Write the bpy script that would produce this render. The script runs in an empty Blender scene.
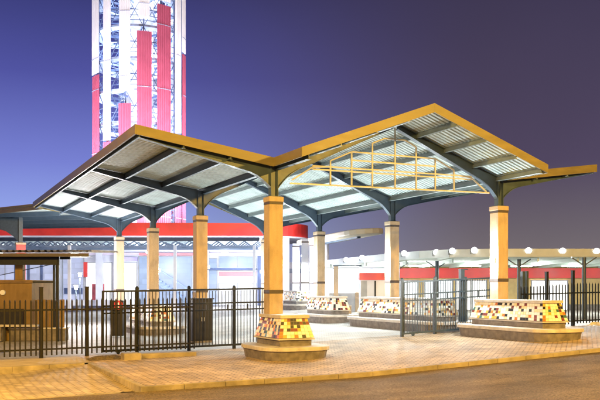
import bpy, bmesh, math, random
from mathutils import Vector, Matrix
random.seed(7)
S = bpy.context.scene
C = S.collection
R = math.radians
PI = math.pi

# ------------------------------------------------------------------ camera, sky, exposure
YAW = -.4427
CX, CY, CZ = -10.19, -23.48, 2.0
cd = bpy.data.cameras.new('camera'); cam = bpy.data.objects.new('camera', cd); C.objects.link(cam)
cam.location = (CX, CY, CZ); cam.rotation_euler = (R(90), 0, YAW)
cd.sensor_width = 36; cd.lens = 48; cd.shift_y = .1467; cd.clip_start = .1; cd.clip_end = 4000
S.camera = cam
S.view_settings.view_transform = 'Standard'; S.view_settings.look = 'None'
S.view_settings.exposure = 0; S.view_settings.gamma = 1; S.view_settings.use_curve_mapping = False

w = bpy.data.worlds.new('World'); S.world = w; w.use_nodes = True
nt = w.node_tree; N = nt.nodes; L = nt.links
bg = N['Background']
geo = N.new('ShaderNodeTexCoord')
sep = N.new('ShaderNodeSeparateXYZ'); L.new(geo.outputs['Generated'], sep.inputs[0])
dot = N.new('ShaderNodeVectorMath'); dot.operation = 'DOT_PRODUCT'
L.new(geo.outputs['Generated'], dot.inputs[0]); dot.inputs[1].default_value = (-.904, .428, 0)
mr = N.new('ShaderNodeMapRange'); mr.interpolation_type = 'SMOOTHSTEP'
mr.inputs['From Min'].default_value = -.24; mr.inputs['From Max'].default_value = .30
L.new(dot.outputs['Value'], mr.inputs['Value'])
def ramp(stops):
    r = N.new('ShaderNodeValToRGB'); e = r.color_ramp.elements
    while len(e) < len(stops): e.new(.5)
    for i, (p, c) in enumerate(stops): e[i].position = p; e[i].color = (*c, 1)
    L.new(sep.outputs['Z'], r.inputs[0]); return r
r_city = ramp([(0, (.23, .19, .20)), (.06, (.16, .135, .155)), (.15, (.084, .064, .118)), (.36, (.048, .039, .084)), (.8, (.03, .026, .05))])
r_glow = ramp([(0, (.44, .55, .95)), (.07, (.33, .43, .88)), (.15, (.19, .225, .66)), (.25, (.085, .092, .37)), (.37, (.028, .030, .125)), (.8, (.03, .03, .09))])
mx = N.new('ShaderNodeMix'); mx.data_type = 'RGBA'
L.new(mr.outputs[0], mx.inputs['Factor']); L.new(r_city.outputs[0], mx.inputs['A']); L.new(r_glow.outputs[0], mx.inputs['B'])
nz = N.new('ShaderNodeTexNoise'); nz.inputs['Scale'].default_value = 2.6; nz.inputs['Detail'].default_value = 6; nz.inputs['Distortion'].default_value = .6
mrn = N.new('ShaderNodeMapRange'); mrn.inputs['To Min'].default_value = .86; mrn.inputs['To Max'].default_value = 1.14
L.new(geo.outputs['Generated'], nz.inputs['Vector']); L.new(nz.outputs['Fac'], mrn.inputs['Value'])
sc_ = N.new('ShaderNodeVectorMath'); sc_.operation = 'SCALE'
L.new(mx.outputs['Result'], sc_.inputs[0]); L.new(mrn.outputs[0], sc_.inputs['Scale'])
L.new(sc_.outputs[0], bg.inputs['Color']); bg.inputs['Strength'].default_value = 1.0

# strengths of the lit lamps of the place
SODIUM = (1.0, .575, .09)
COOL = (.85, .97, 1.0)
P_STREET = 29000
P_PILLAR = 470
P_FLOOD = 1700
P_TOWER = 31000

# ------------------------------------------------------------------ helpers
_c, _s = math.cos(YAW), math.sin(YAW)
def cw(x, z):
    """ground position from metres to the right of / away from the viewpoint"""
    return (CX + _c*x - _s*z, CY + _s*x + _c*z)
def gz(X, Y=0):
    return -.15 + .045*min(X, 14) if X > 0 else -.15 + .01*max(X, -30)

_m = {}
def mat(name, col, rough=.6, var=.15, scale=6, bump=0, metal=0, col2=None, detail=6, spec=.5, stretch=None):
    if name in _m: return _m[name]
    m = bpy.data.materials.new(name); m.use_nodes = True; _m[name] = m
    n = m.node_tree.nodes; l = m.node_tree.links; b = n['Principled BSDF']
    b.inputs['Roughness'].default_value = rough; b.inputs['Metallic'].default_value = metal
    b.inputs['Specular IOR Level'].default_value = spec
    tc = n.new('ShaderNodeTexCoord'); nn = n.new('ShaderNodeTexNoise')
    nn.inputs['Scale'].default_value = scale; nn.inputs['Detail'].default_value = detail
    if stretch:
        mp = n.new('ShaderNodeMapping'); mp.inputs['Scale'].default_value = stretch
        l.new(tc.outputs['Object'], mp.inputs[0]); l.new(mp.outputs[0], nn.inputs['Vector'])
    else: l.new(tc.outputs['Object'], nn.inputs['Vector'])
    cr = n.new('ShaderNodeValToRGB'); e = cr.color_ramp.elements
    e[0].position = .3; e[1].position = .7
    c2 = col2 or col
    e[0].color = (*[max(0, x*(1-var)) for x in col], 1); e[1].color = (*[min(1, x*(1+var)) for x in c2], 1)
    l.new(nn.outputs['Fac'], cr.inputs[0]); l.new(cr.outputs[0], b.inputs['Base Color'])
    rr = n.new('ShaderNodeMapRange'); rr.inputs['To Min'].default_value = max(.05, rough-.12); rr.inputs['To Max'].default_value = min(1, rough+.12)
    l.new(nn.outputs['Fac'], rr.inputs['Value']); l.new(rr.outputs[0], b.inputs['Roughness'])
    if bump:
        bp = n.new('ShaderNodeBump'); bp.inputs['Strength'].default_value = bump; bp.inputs['Distance'].default_value = .02
        n2 = n.new('ShaderNodeTexNoise'); n2.inputs['Scale'].default_value = scale*9; n2.inputs['Detail'].default_value = 4
        l.new(tc.outputs['Object'], n2.inputs['Vector']); l.new(n2.outputs['Fac'], bp.inputs['Height']); l.new(bp.outputs[0], b.inputs['Normal'])
    return m
def glow(name, col, strength):
    if name in _m: return _m[name]
    m = bpy.data.materials.new(name); m.use_nodes = True; _m[name] = m
    b = m.node_tree.nodes['Principled BSDF']; b.inputs['Base Color'].default_value = (*[.5*c for c in col], 1)
    b.inputs['Emission Color'].default_value = (*col, 1); b.inputs['Emission Strength'].default_value = strength
    return m
def litglass(name, col, strength, dark=.4, sc=(.35, .35, .35)):
    """a lit shop window: interior light varies from shelf to shelf"""
    if name in _m: return _m[name]
    m = bpy.data.materials.new(name); m.use_nodes = True; _m[name] = m
    n = m.node_tree.nodes; l = m.node_tree.links; b = n['Principled BSDF']
    b.inputs['Base Color'].default_value = (.1, .12, .15, 1); b.inputs['Roughness'].default_value = .35
    tc = n.new('ShaderNodeTexCoord'); sp = n.new('ShaderNodeSeparateXYZ'); cb = n.new('ShaderNodeCombineXYZ')
    l.new(tc.outputs['Object'], sp.inputs[0]); l.new(sp.outputs['X'], cb.inputs['X']); l.new(sp.outputs['Z'], cb.inputs['Y'])
    bt = n.new('ShaderNodeTexBrick'); bt.inputs['Scale'].default_value = 1; bt.inputs['Brick Width'].default_value = 1.3; bt.inputs['Row Height'].default_value = .46
    bt.inputs['Mortar Size'].default_value = .03; bt.inputs['Mortar Smooth'].default_value = .6
    bt.inputs['Color1'].default_value = (1, 1, 1, 1); bt.inputs['Color2'].default_value = (0, 0, 0, 1); bt.inputs['Mortar'].default_value = (.1, .1, .1, 1)
    l.new(cb.outputs[0], bt.inputs['Vector'])
    nn = n.new('ShaderNodeTexNoise'); nn.inputs['Scale'].default_value = .5; nn.inputs['Detail'].default_value = 5; l.new(cb.outputs[0], nn.inputs['Vector'])
    ad = n.new('ShaderNodeMath'); ad.operation = 'MULTIPLY_ADD'; l.new(bt.outputs['Color'], ad.inputs[0]); ad.inputs[1].default_value = .45; l.new(nn.outputs['Fac'], ad.inputs[2])
    r = n.new('ShaderNodeMapRange'); r.inputs['From Min'].default_value = .25; r.inputs['From Max'].default_value = 1.0
    r.inputs['To Min'].default_value = strength*dark; r.inputs['To Max'].default_value = strength
    l.new(ad.outputs[0], r.inputs['Value']); l.new(r.outputs[0], b.inputs['Emission Strength'])
    b.inputs['Emission Color'].default_value = (*col, 1)
    return m
def pavers(name, c1, c2, mortar, rot, bw=.22, rh=.11, ms=.010, blotch=.45):
    m = bpy.data.materials.new(name); m.use_nodes = True; _m[name] = m
    n = m.node_tree.nodes; l = m.node_tree.links; b = n['Principled BSDF']
    b.inputs['Roughness'].default_value = .75
    tc = n.new('ShaderNodeTexCoord'); mp = n.new('ShaderNodeMapping'); mp.inputs['Rotation'].default_value = (0, 0, rot)
    l.new(tc.outputs['Object'], mp.inputs[0])
    bt = n.new('ShaderNodeTexBrick'); bt.inputs['Scale'].default_value = 1
    bt.inputs['Brick Width'].default_value = bw; bt.inputs['Row Height'].default_value = rh
    bt.inputs['Mortar Size'].default_value = ms; bt.inputs['Mortar Smooth'].default_value = .3; bt.inputs['Bias'].default_value = 0
    bt.inputs['Color1'].default_value = (*c1, 1); bt.inputs['Color2'].default_value = (*c2, 1); bt.inputs['Mortar'].default_value = (*mortar, 1)
    l.new(mp.outputs[0], bt.inputs['Vector'])
    nn = n.new('ShaderNodeTexNoise'); nn.inputs['Scale'].default_value = .8; nn.inputs['Detail'].default_value = 8; nn.inputs['Roughness'].default_value = .65
    l.new(tc.outputs['Object'], nn.inputs['Vector'])
    mr_ = n.new('ShaderNodeMapRange'); mr_.inputs['From Min'].default_value = .3; mr_.inputs['From Max'].default_value = .7
    mr_.inputs['To Min'].default_value = 1-blotch; mr_.inputs['To Max'].default_value = 1+blotch
    l.new(nn.outputs['Fac'], mr_.inputs['Value'])
    vs = n.new('ShaderNodeVectorMath'); vs.operation = 'SCALE'
    l.new(bt.outputs['Color'], vs.inputs[0]); l.new(mr_.outputs[0], vs.inputs['Scale']); l.new(vs.outputs[0], b.inputs['Base Color'])
    bp = n.new('ShaderNodeBump'); bp.inputs['Strength'].default_value = .55; bp.inputs['Distance'].default_value = .012; bp.invert = True
    l.new(bt.outputs['Fac'], bp.inputs['Height']); l.new(bp.outputs[0], b.inputs['Normal'])
    return m

class MB:
    def __init__(s): s.bm = bmesh.new(); s.T = Matrix.Identity(4)
    def v(s, p): return s.bm.verts.new(s.T @ Vector(p))
    def face(s, pts, mi=0):
        f = s.bm.faces.new([s.v(p) for p in pts]); f.material_index = mi; return f
    def box(s, x0, x1, y0, y1, z0, z1, mi=0, top=None):
        """top = (dx, dy): how far the top is pulled in on each side"""
        a, b = top or (0, 0)
        p = [s.v(q) for q in ((x0, y0, z0), (x1, y0, z0), (x1, y1, z0), (x0, y1, z0), (x0+a, y0+b, z1), (x1-a, y0+b, z1), (x1-a, y1-b, z1), (x0+a, y1-b, z1))]
        for i in ((3, 2, 1, 0), (4, 5, 6, 7), (0, 1, 5, 4), (1, 2, 6, 5), (2, 3, 7, 6), (3, 0, 4, 7)):
            s.bm.faces.new([p[k] for k in i]).material_index = mi
        return s
    def prism(s, poly, h0, h1, axis='z', mi=0):
        """extrude a 2-D polygon; axis z: (x,y), axis y: (x,z), axis x: (y,z)"""
        def P(q, h): return {'z': (q[0], q[1], h), 'y': (q[0], h, q[1]), 'x': (h, q[0], q[1])}[axis]
        a = [s.v(P(q, h0)) for q in poly]; b = [s.v(P(q, h1)) for q in poly]; n = len(poly)
        for i in range(n): s.bm.faces.new((a[i], a[(i+1) % n], b[(i+1) % n], b[i])).material_index = mi
        s.bm.faces.new(a[::-1]).material_index = mi; s.bm.faces.new(b).material_index = mi
        return s
    def tube(s, a, b, r, n=8, mi=0, r2=None):
        a, b = Vector(a), Vector(b); d = b-a; q = d.to_track_quat('Z', 'Y').to_matrix()
        r2 = r if r2 is None else r2
        A = [s.v(a + q @ Vector((r*math.cos(2*PI*i/n), r*math.sin(2*PI*i/n), 0))) for i in range(n)]
        B = [s.v(b + q @ Vector((r2*math.cos(2*PI*i/n), r2*math.sin(2*PI*i/n), 0))) for i in range(n)]
        for i in range(n): s.bm.faces.new((A[i], A[(i+1) % n], B[(i+1) % n], B[i])).material_index = mi
        s.bm.faces.new(A[::-1]).material_index = mi; s.bm.faces.new(B).material_index = mi
        return s
    def bar(s, a, b, w_=.06, h=.06, mi=0):
        a, b = Vector(a), Vector(b); d = (b-a).normalized()
        up = Vector((0, 0, 1)) if abs(d.z) < .95 else Vector((1, 0, 0))
        sd = d.cross(up).normalized(); u = sd.cross(d).normalized()
        p = [s.v(q + sd*w_*.5*i + u*h*.5*j) for q in (a, b) for i, j in ((-1, -1), (1, -1), (1, 1), (-1, 1))]
        for i in ((3, 2, 1, 0), (4, 5, 6, 7), (0, 1, 5, 4), (1, 2, 6, 5), (2, 3, 7, 6), (3, 0, 4, 7)):
            s.bm.faces.new([p[k] for k in i]).material_index = mi
        return s
    def build(s, name, m, parent=None, bevel=0, local=False):
        if parent is not None and not local:
            r = parent
            while r.parent: r = r.parent
            M = (Matrix.Translation(r.location) @ r.rotation_euler.to_matrix().to_4x4()).inverted()
            bmesh.ops.transform(s.bm, matrix=M, verts=s.bm.verts)
        bmesh.ops.recalc_face_normals(s.bm, faces=s.bm.faces)
        me = bpy.data.meshes.new(name); s.bm.to_mesh(me); s.bm.free()
        for x in (m if isinstance(m, (list, tuple)) else [m]): me.materials.append(x)
        o = bpy.data.objects.new(name, me); C.objects.link(o)
        if parent is not None: o.parent = parent
        if bevel:
            bv = o.modifiers.new('bevel', 'BEVEL'); bv.width = bevel; bv.segments = 2; bv.limit_method = 'ANGLE'
        return o
def tag(o, label, cat, group=None):
    o['label'] = label; o['category'] = cat
    if group: o['group'] = group
    return o
def thing(name, label, cat, loc=(0, 0, 0), rz=0, group=None):
    o = bpy.data.objects.new(name, None); C.objects.link(o); o.empty_display_size = .3
    o.location = loc; o.rotation_euler = (0, 0, rz)
    return tag(o, label, cat, group)
def struct(o): o['kind'] = 'structure'; return o
def lamp(name, kind, loc, power, col, parent=None, size=.1, target=None, angle=100, blend=.5):
    d = bpy.data.lights.new(name, kind); d.energy = power; d.color = col
    d.shadow_soft_size = size
    o = bpy.data.objects.new(name, d); C.objects.link(o)
    r = parent
    if parent is not None:
        M = (Matrix.Translation(r.location) @ r.rotation_euler.to_matrix().to_4x4()).inverted()
    else: M = Matrix.Identity(4)
    o.location = M @ Vector(loc)
    if kind == 'SPOT':
        d.spot_size = R(angle); d.spot_blend = blend
        dv = (M.to_3x3() @ (Vector(target)-Vector(loc)))
        o.rotation_euler = dv.to_track_quat('-Z', 'Y').to_euler()
    if parent is not None: o.parent = parent
    return o
def copy_tree(o, parent=None):
    c_ = o.copy(); C.objects.link(c_); c_.parent = parent
    for ch in list(o.children): copy_tree(ch, c_)
    return c_

# ------------------------------------------------------------------ materials
STEEL = mat('painted_steel', (.042, .068, .100), .45, .18, 3)
STEEL_D = mat('dark_railing_paint', (.010, .013, .018), .5, .3, 9, spec=.25)
STEEL_G = mat('grey_blue_railing_paint', (.03, .045, .058), .45, .25, 9)
RUSTY = mat('brown_railing_paint', (.013, .0115, .012), .6, .3, 9, spec=.25)
FASCIA = mat('fascia_ochre_sheet', (.165, .135, .055), .5, .16, 1.6, stretch=(1, 1, 4))
SHEET = mat('galvanised_roof_sheet', (.46, .555, .555), .6, .18, 1.4)
def plaster(name, col):
    m = bpy.data.materials.new(name); m.use_nodes = True
    n = m.node_tree.nodes; l = m.node_tree.links; b = n['Principled BSDF']; b.inputs['Roughness'].default_value = .88; b.inputs['Specular IOR Level'].default_value = .25
    tc = n.new('ShaderNodeTexCoord')
    def noise(sc, det, st):
        x = n.new('ShaderNodeTexNoise'); x.inputs['Scale'].default_value = sc; x.inputs['Detail'].default_value = det
        mp = n.new('ShaderNodeMapping'); mp.inputs['Scale'].default_value = st; l.new(tc.outputs['Object'], mp.inputs[0]); l.new(mp.outputs[0], x.inputs['Vector']); return x.outputs['Fac']
    def rng(x, lo, hi, a=.3, c=.7):
        r = n.new('ShaderNodeMapRange'); r.inputs['From Min'].default_value = a; r.inputs['From Max'].default_value = c
        r.inputs['To Min'].default_value = lo; r.inputs['To Max'].default_value = hi; l.new(x, r.inputs['Value']); return r.outputs[0]
    def mul(a, c):
        q = n.new('ShaderNodeMath'); q.operation = 'MULTIPLY'; l.new(a, q.inputs[0]); l.new(c, q.inputs[1]); return q.outputs[0]
    grain = rng(noise(55, 3, (1, 1, 1)), .86, 1.12); runs = rng(noise(9, 4, (1, 1, .12)), .90, 1.05); spots = rng(noise(2.4, 8, (1, 1, .6)), .84, 1.03, .34, .50)
    f = mul(mul(grain, runs), spots)
    sc = n.new('ShaderNodeVectorMath'); sc.operation = 'SCALE'; sc.inputs[0].default_value = col; l.new(f, sc.inputs['Scale']); l.new(sc.outputs[0], b.inputs['Base Color'])
    bp = n.new('ShaderNodeBump'); bp.inputs['Strength'].default_value = .6; bp.inputs['Distance'].default_value = .015; l.new(grain, bp.inputs['Height']); l.new(bp.outputs[0], b.inputs['Normal'])
    return m
PLASTER = plaster('pillar_plaster', (.43, .33, .225))
BAND = mat('pillar_band', (.06, .045, .04), .6, .2, 8)
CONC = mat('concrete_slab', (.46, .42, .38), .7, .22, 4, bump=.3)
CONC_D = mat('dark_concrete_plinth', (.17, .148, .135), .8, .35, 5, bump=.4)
KERB = mat('kerb_concrete', (.27, .225, .165), .9, .38, 2.2, bump=.6)
GROUT = mat('tile_grout', (.42, .38, .33), .8, .15, 8)
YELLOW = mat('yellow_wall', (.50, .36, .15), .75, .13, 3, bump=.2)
WHITE = mat('white_render', (.62, .63, .70), .7, .14, .7)
RED = mat('red_fascia_sheet', (.60, .035, .03), .4, .12, 1.2)
GREY = mat('grey_panel', (.30, .31, .33), .6, .15, 2)
BLACKISH = mat('dark_cabinet_paint', (.014, .013, .016), .55, .3, 5, spec=.3)
LENS_W = glow('white_lamp_lens', (.95, 1, 1), 60)
LENS_S = glow('sodium_lamp_lens', (1, .5, .1), 60)
TILES = [mat('tile_white', (.72, .70, .64), .45, .08, 6, spec=.25), mat('tile_cream', (.70, .58, .33), .45, .1, 6, spec=.25), mat('tile_amber', (.66, .34, .05), .45, .12, 6, spec=.25),
         mat('tile_black', (.02, .018, .02), .45, .2, 6, spec=.25), mat('tile_maroon', (.16, .03, .025), .45, .2, 6, spec=.25), mat('tile_orange', (.55, .16, .03), .45, .15, 6, spec=.25),
         mat('tile_teal', (.04, .13, .12), .45, .2, 6, spec=.25)]

# ------------------------------------------------------------------ the ground
XB = [-60, -30, 0, 14, 120]
def sheet(name, m, y0, y1, dz, xb=XB, zf=None):
    mb = MB(); rows = []
    for x in xb:
        rows.append([mb.v((x, y, (zf(x, y) if zf else gz(x)+dz))) for y in (y0, y1)])
    for a, b in zip(rows, rows[1:]): mb.bm.faces.new((a[0], b[0], b[1], a[1]))
    return struct(mb.build(name, m))
def asphalt():
    m = bpy.data.materials.new('asphalt'); m.use_nodes = True
    n = m.node_tree.nodes; l = m.node_tree.links; b = n['Principled BSDF']; b.inputs['Specular IOR Level'].default_value = .2; b.inputs['Roughness'].default_value = .85
    tc = n.new('ShaderNodeTexCoord')
    def noise(sc, det, st=None, rough=.6):
        x = n.new('ShaderNodeTexNoise'); x.inputs['Scale'].default_value = sc; x.inputs['Detail'].default_value = det; x.inputs['Roughness'].default_value = rough
        mp = n.new('ShaderNodeMapping'); mp.inputs['Scale'].default_value = st or (1, 1, 1); l.new(tc.outputs['Object'], mp.inputs[0]); l.new(mp.outputs[0], x.inputs['Vector']); return x
    def rng(x, lo, hi, a=.3, c=.7):
        r = n.new('ShaderNodeMapRange'); r.inputs['From Min'].default_value = a; r.inputs['From Max'].default_value = c
        r.inputs['To Min'].default_value = lo; r.inputs['To Max'].default_value = hi; l.new(x, r.inputs['Value']); return r.outputs[0]
    def mul(a, c):
        q = n.new('ShaderNodeMath'); q.operation = 'MULTIPLY'; l.new(a, q.inputs[0]); l.new(c, q.inputs[1]); return q.outputs[0]
    grain = rng(noise(24, 3).outputs['Fac'], .45, 1.55); patch = rng(noise(.7, 9, (.6, 1, 1), .7).outputs['Fac'], .55, 1.4)
    tracks = rng(noise(1.6, 5, (.06, 1, 1)).outputs['Fac'], .82, 1.18)
    v = n.new('ShaderNodeTexVoronoi'); v.feature = 'DISTANCE_TO_EDGE'; v.inputs['Scale'].default_value = .16
    wn = noise(1.2, 5); va = n.new('ShaderNodeVectorMath'); va.operation = 'MULTIPLY_ADD'; l.new(wn.outputs['Color'], va.inputs[0]); va.inputs[1].default_value = (.9, .9, 0); l.new(tc.outputs['Object'], va.inputs[2])
    l.new(va.outputs[0], v.inputs['Vector']); crack = rng(v.outputs['Distance'], .62, 1.0, .0, .006)
    f = mul(mul(grain, patch), mul(tracks, crack))
    sc = n.new('ShaderNodeVectorMath'); sc.operation = 'SCALE'; sc.inputs[0].default_value = (.135, .100, .068); l.new(f, sc.inputs['Scale']); l.new(sc.outputs[0], b.inputs['Base Color'])
    bp = n.new('ShaderNodeBump'); bp.inputs['Strength'].default_value = .7; bp.inputs['Distance'].default_value = .02; l.new(mul(grain, crack), bp.inputs['Height']); l.new(bp.outputs[0], b.inputs['Normal'])
    return m
ASPH = asphalt()
GRND = mat('bare_ground', (.10, .085, .07), .9, .3, .3)
PAV = pavers('orange_pavers', (.52, .385, .25), (.36, .26, .165), (.14, .10, .065), R(45), .30, .15, .022)
PAV_L = pavers('yellow_pavers', (.48, .385, .25), (.36, .28, .18), (.16, .12, .075), R(45), .30, .15, .022)
PLZ = pavers('pale_plaza_pavers', (.50, .47, .44), (.42, .39, .37), (.27, .25, .24), R(45), .3, .15, .022, .2)
mb = MB(); mb.face([(-1600, -300, -.62), (1600, -300, -.62), (1600, 2500, -.62), (-1600, 2500, -.62)]); struct(mb.build('ground', GRND))
KY = -5.85       # kerb line of the paved apron
sheet('road', ASPH, -34, KY+.02, -.11)
AX = -5.75       # left edge of the apron
sheet('pavement', PAV, KY+.14, 3.3, 0, [AX+.14, 0, 14, 120])
sheet('plaza', PLZ, 3.3, 140, 0)
# terrace strip below the left fence, held by a low kerb wall
sheet('terrace', mat('terrace_screed', (.42, .34, .24), .85, .2, 2, bump=.4), .55, 3.3, 0, [-60, -30, AX+.139])
def low(x, y):
    t = max(0, min(1, (x+8)/(8+AX))) * max(0, min(1, (y+5.0)/5.4))
    return gz(x)-.17+.15*t
mb = MB(); xs = [-60, -30, -16, -10, -8, -7.2, -6.4, AX-.002]; ys = [-5.25, -4, -2.5, -1, .36]
g = [[mb.v((x, y, low(x, y))) for y in ys] for x in xs]
for i in range(len(xs)-1):
    for j in range(len(ys)-1): mb.bm.faces.new((g[i][j], g[i+1][j], g[i+1][j+1], g[i][j+1]))
struct(mb.build('pavement', PAV_L))
def kerb_run(name, x0, x1, y0, y1, h0, h1, step=1.0, m=KERB):
    mb = MB(); n = max(1, round((x1-x0)/step)); d = (x1-x0)/n
    for i in range(n):
        a, b = x0+i*d+.002, x0+(i+1)*d-.002
        j = random.uniform(-.006, .006)
        p = [mb.v(q) for q in ((a, y0+j, gz(a)+h0), (b, y0+j, gz(b)+h0), (b, y1, gz(b)+h0), (a, y1, gz(a)+h0), (a, y0+j, gz(a)+h1), (b, y0+j, gz(b)+h1), (b, y1, gz(b)+h1), (a, y1, gz(a)+h1))]
        for q in ((3, 2, 1, 0), (4, 5, 6, 7), (0, 1, 5, 4), (1, 2, 6, 5), (2, 3, 7, 6), (3, 0, 4, 7)): mb.bm.faces.new([p[k] for k in q])
    return struct(mb.build(name, m, bevel=.015))
kerb_run('kerb', AX, 60, KY, KY+.138, -.4, .006)
kerb_run('kerb', -60, AX-.35, -5.42, -5.252, -.5, -.155)
kerb_run('kerb_wall', -60, AX-.1, .362, .548, -.5, .012)
mb = MB()
for i in range(6):
    y = KY+.14+i*1.03
    mb.box(AX, AX+.138, y+.006, y+.994, -.6, gz(AX)+.006)
struct(mb.build('kerb', KERB, bevel=.012))
# ------------------------------------------------------------------ the big canopy
SX, FR = 9.05, (0, 7.4, 14.7, 22.0)
PROF = [(-4.5, 6.66), (0, 5.98), (4.52, 7.74), (9.05, 6.08), (13.5, 6.68)]
def zr(x):
    for (a, za), (b, zb) in zip(PROF, PROF[1:]):
        if a <= x <= b: return za+(zb-za)*(x-a)/(b-a)
YB = 23.2
cn = thing('station_canopy', 'big open canopy of butterfly and gabled roof with ochre fascia on four pairs of pillars', 'canopy', (4.5, 11, gz(4.5)))
def corr(x0, x1, y0, y1, parent, name='roof_sheet'):
    mb = MB(); per = .21; y = y0; prof = []
    while y < y1-1e-6:
        for dy, h in ((0, 0), (.10, 0), (.115, .045), (.195, .045)):
            if y+dy < y1: prof.append((y+dy, h))
        y += per
    prof.append((y1, 0))
    for side, dz in ((0, .0), (1, .012)):
        A = [mb.v((x0, yy, zr(x0)+h+dz)) for yy, h in prof]; B = [mb.v((x1, yy, zr(x1)+h+dz)) for yy, h in prof]
        for i in range(len(prof)-1): mb.bm.faces.new((A[i], B[i], B[i+1], A[i+1]))
    o = mb.build(name, SHEET, parent); return o
corr(-4.46, -.02, -.30, YB-.05, cn); corr(.02, 4.5, -2.36, YB-.05, cn); corr(4.54, 9.03, -2.36, YB-.05, cn); corr(9.07, 13.46, -.30, YB-.05, cn)
def fas_x(x0, x1, y0, y1, lo=.17, hi=.12):
    mb = MB(); mb.prism([(x0, zr(x0)-lo), (x1, zr(x1)-lo), (x1, zr(x1)+hi), (x0, zr(x0)+hi)], y0, y1, 'y'); return mb.build('fascia', FASCIA, cn)
def fas_y(x, y0, y1, t, lo=.17, hi=.12):
    mb = MB(); mb.box(x, x+t, y0, y1, zr(max(-4.5, min(13.5, x)))-lo, zr(max(-4.5, min(13.5, x)))+hi); return mb.build('fascia', FASCIA, cn)
fas_x(-4.5, -.14, -.345, -.30); fas_x(9.2, 13.5, -.345, -.30)
fas_x(-.14, 4.52, -2.41, -2.362); fas_x(4.522, 9.19, -2.41, -2.362)
fas_x(-4.5, -.02, YB-.04, YB); fas_x(0, 4.518, YB-.04, YB); fas_x(4.522, 9.03, YB-.04, YB); fas_x(9.07, 13.5, YB-.04, YB)
fas_y(-4.55, -.345, YB, .048); fas_y(13.502, -.345, YB, .048)
fas_y(-.142, -2.36, -.347, .045, .165, .115); fas_y(9.15, -2.36, -.347, .045, .165, .115)
def purlin(x, y0, y1, d=.30, w_=.10, m=STEEL):
    mb = MB(); z = zr(x)-.025
    mb.box(x-.012, x+.012, y0, y1, z-d+.012, z-.012); mb.box(x-w_/2, x+w_/2, y0, y1, z-.012, z); mb.box(x-w_/2, x+w_/2, y0, y1, z-d, z-d+.012)
    return mb.build('purlin', m, cn)
PURL_LIT = mat('lit_purlin_steel', (.16, .20, .20), .45, .15, 3)  # paler copy of the steel: light from below is put into the colour
for x in (-3.05, -1.55): purlin(x, -.29, YB-.06, .22)
for x in (1.2, 2.45, 3.6, 5.44, 6.6, 7.85): purlin(x, -2.35, YB-.06, .16, .10, PURL_LIT)
for x in (10.6, 12.1): purlin(x, -.29, YB-.06, .2, .10, PURL_LIT)
for x in (-4.40, 13.40): purlin(x, -.29, YB-.06, .2, .06)
purlin(.12, -2.35, YB-.06, .22, .16); purlin(8.93, -2.35, YB-.06, .18, .16, PURL_LIT)
def girder(pts, y, name, th=.028, fl=.20):
    """pts: (x, top, bottom)"""
    mb = MB()
    mb.prism([(x, t) for x, t, b in pts] + [(x, b) for x, t, b in pts[::-1]], y-th/2, y+th/2, 'y')
    for k, off in ((1, -.001), (2, .001)):
        for p, q in zip(pts, pts[1:]):
            a, b = p[k], q[k]; dz = -.026 if k == 1 else .026
            mb.prism([(p[0], a+off), (q[0], b+off), (q[0], b+dz), (p[0], a+dz)], y-fl/2, y+fl/2, 'y')
    return mb.build(name, STEEL, cn)
def arm(xp, xt, y):       # cantilever arm from pillar to eave
    sg = 1 if xt > xp else -1; z0 = zr(xp); out = []
    Ltot = abs(xt-xp)
    for d in (.13, .25, .4, .6, .85, 1.5, 2.6, 3.6, Ltot-.12):
        x = xp+sg*d; t = zr(x)-.04
        out.append((x, t, t-.13-.34*(1-d/Ltot)-.42*max(0, 1-d/.85)**2))
    return girder(out, y, 'cantilever_arm')
def rafter(xp, xr, y):
    sg = 1 if xr > xp else -1; z0 = zr(xp); out = []
    for d in (.13, .25, .4, .6, .85, 1.5, 2.6, 3.6, 4.42):
        x = xp+sg*d; t = zr(x)-.04
        out.append((x, t, t-.20-.30*(1-d/4.42)-.45*max(0, 1-d/.85)**2))
    return girder(out, y, 'rafter')
for y in FR:
    arm(0, -4.5, y); rafter(0, 4.52, y); rafter(SX, 4.52, y); arm(SX, 13.5, y)
    for x in (0, SX):
        g0 = gz(x); top = 4.9 if x == 0 else 5.0
        mb = MB(); mb.box(x-.235, x+.235, y-.235, y+.235, g0-.05, top-.24); pl = mb.build('pillar', PLASTER, cn, bevel=.02)
        mb = MB(); mb.box(x-.239, x+.239, y-.239, y+.239, top-.238, top-.162); mb.build('band', BAND, pl)
        mb = MB(); mb.box(x-.252, x+.252, y-.252, y+.252, top-.160, top); mb.build('capital', PLASTER, pl, bevel=.015)
        mb = MB(); mb.box(x-.243, x+.243, y-.243, y+.243, g0+1.97, g0+2.09); mb.build('band', BAND, pl)
        mb = MB()
        for dx in (-.125, .105): mb.box(x+dx, x+dx+.02, y-.11, y+.11, top, zr(x)-.06)
        mb.box(x-.104, x+.104, y-.012, y+.012, top, zr(x)-.06)
        mb.box(x-.2, x+.2, y-.18, y+.18, top+.001, top+.025)
        mb.build('post_stub', STEEL, cn)
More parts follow.
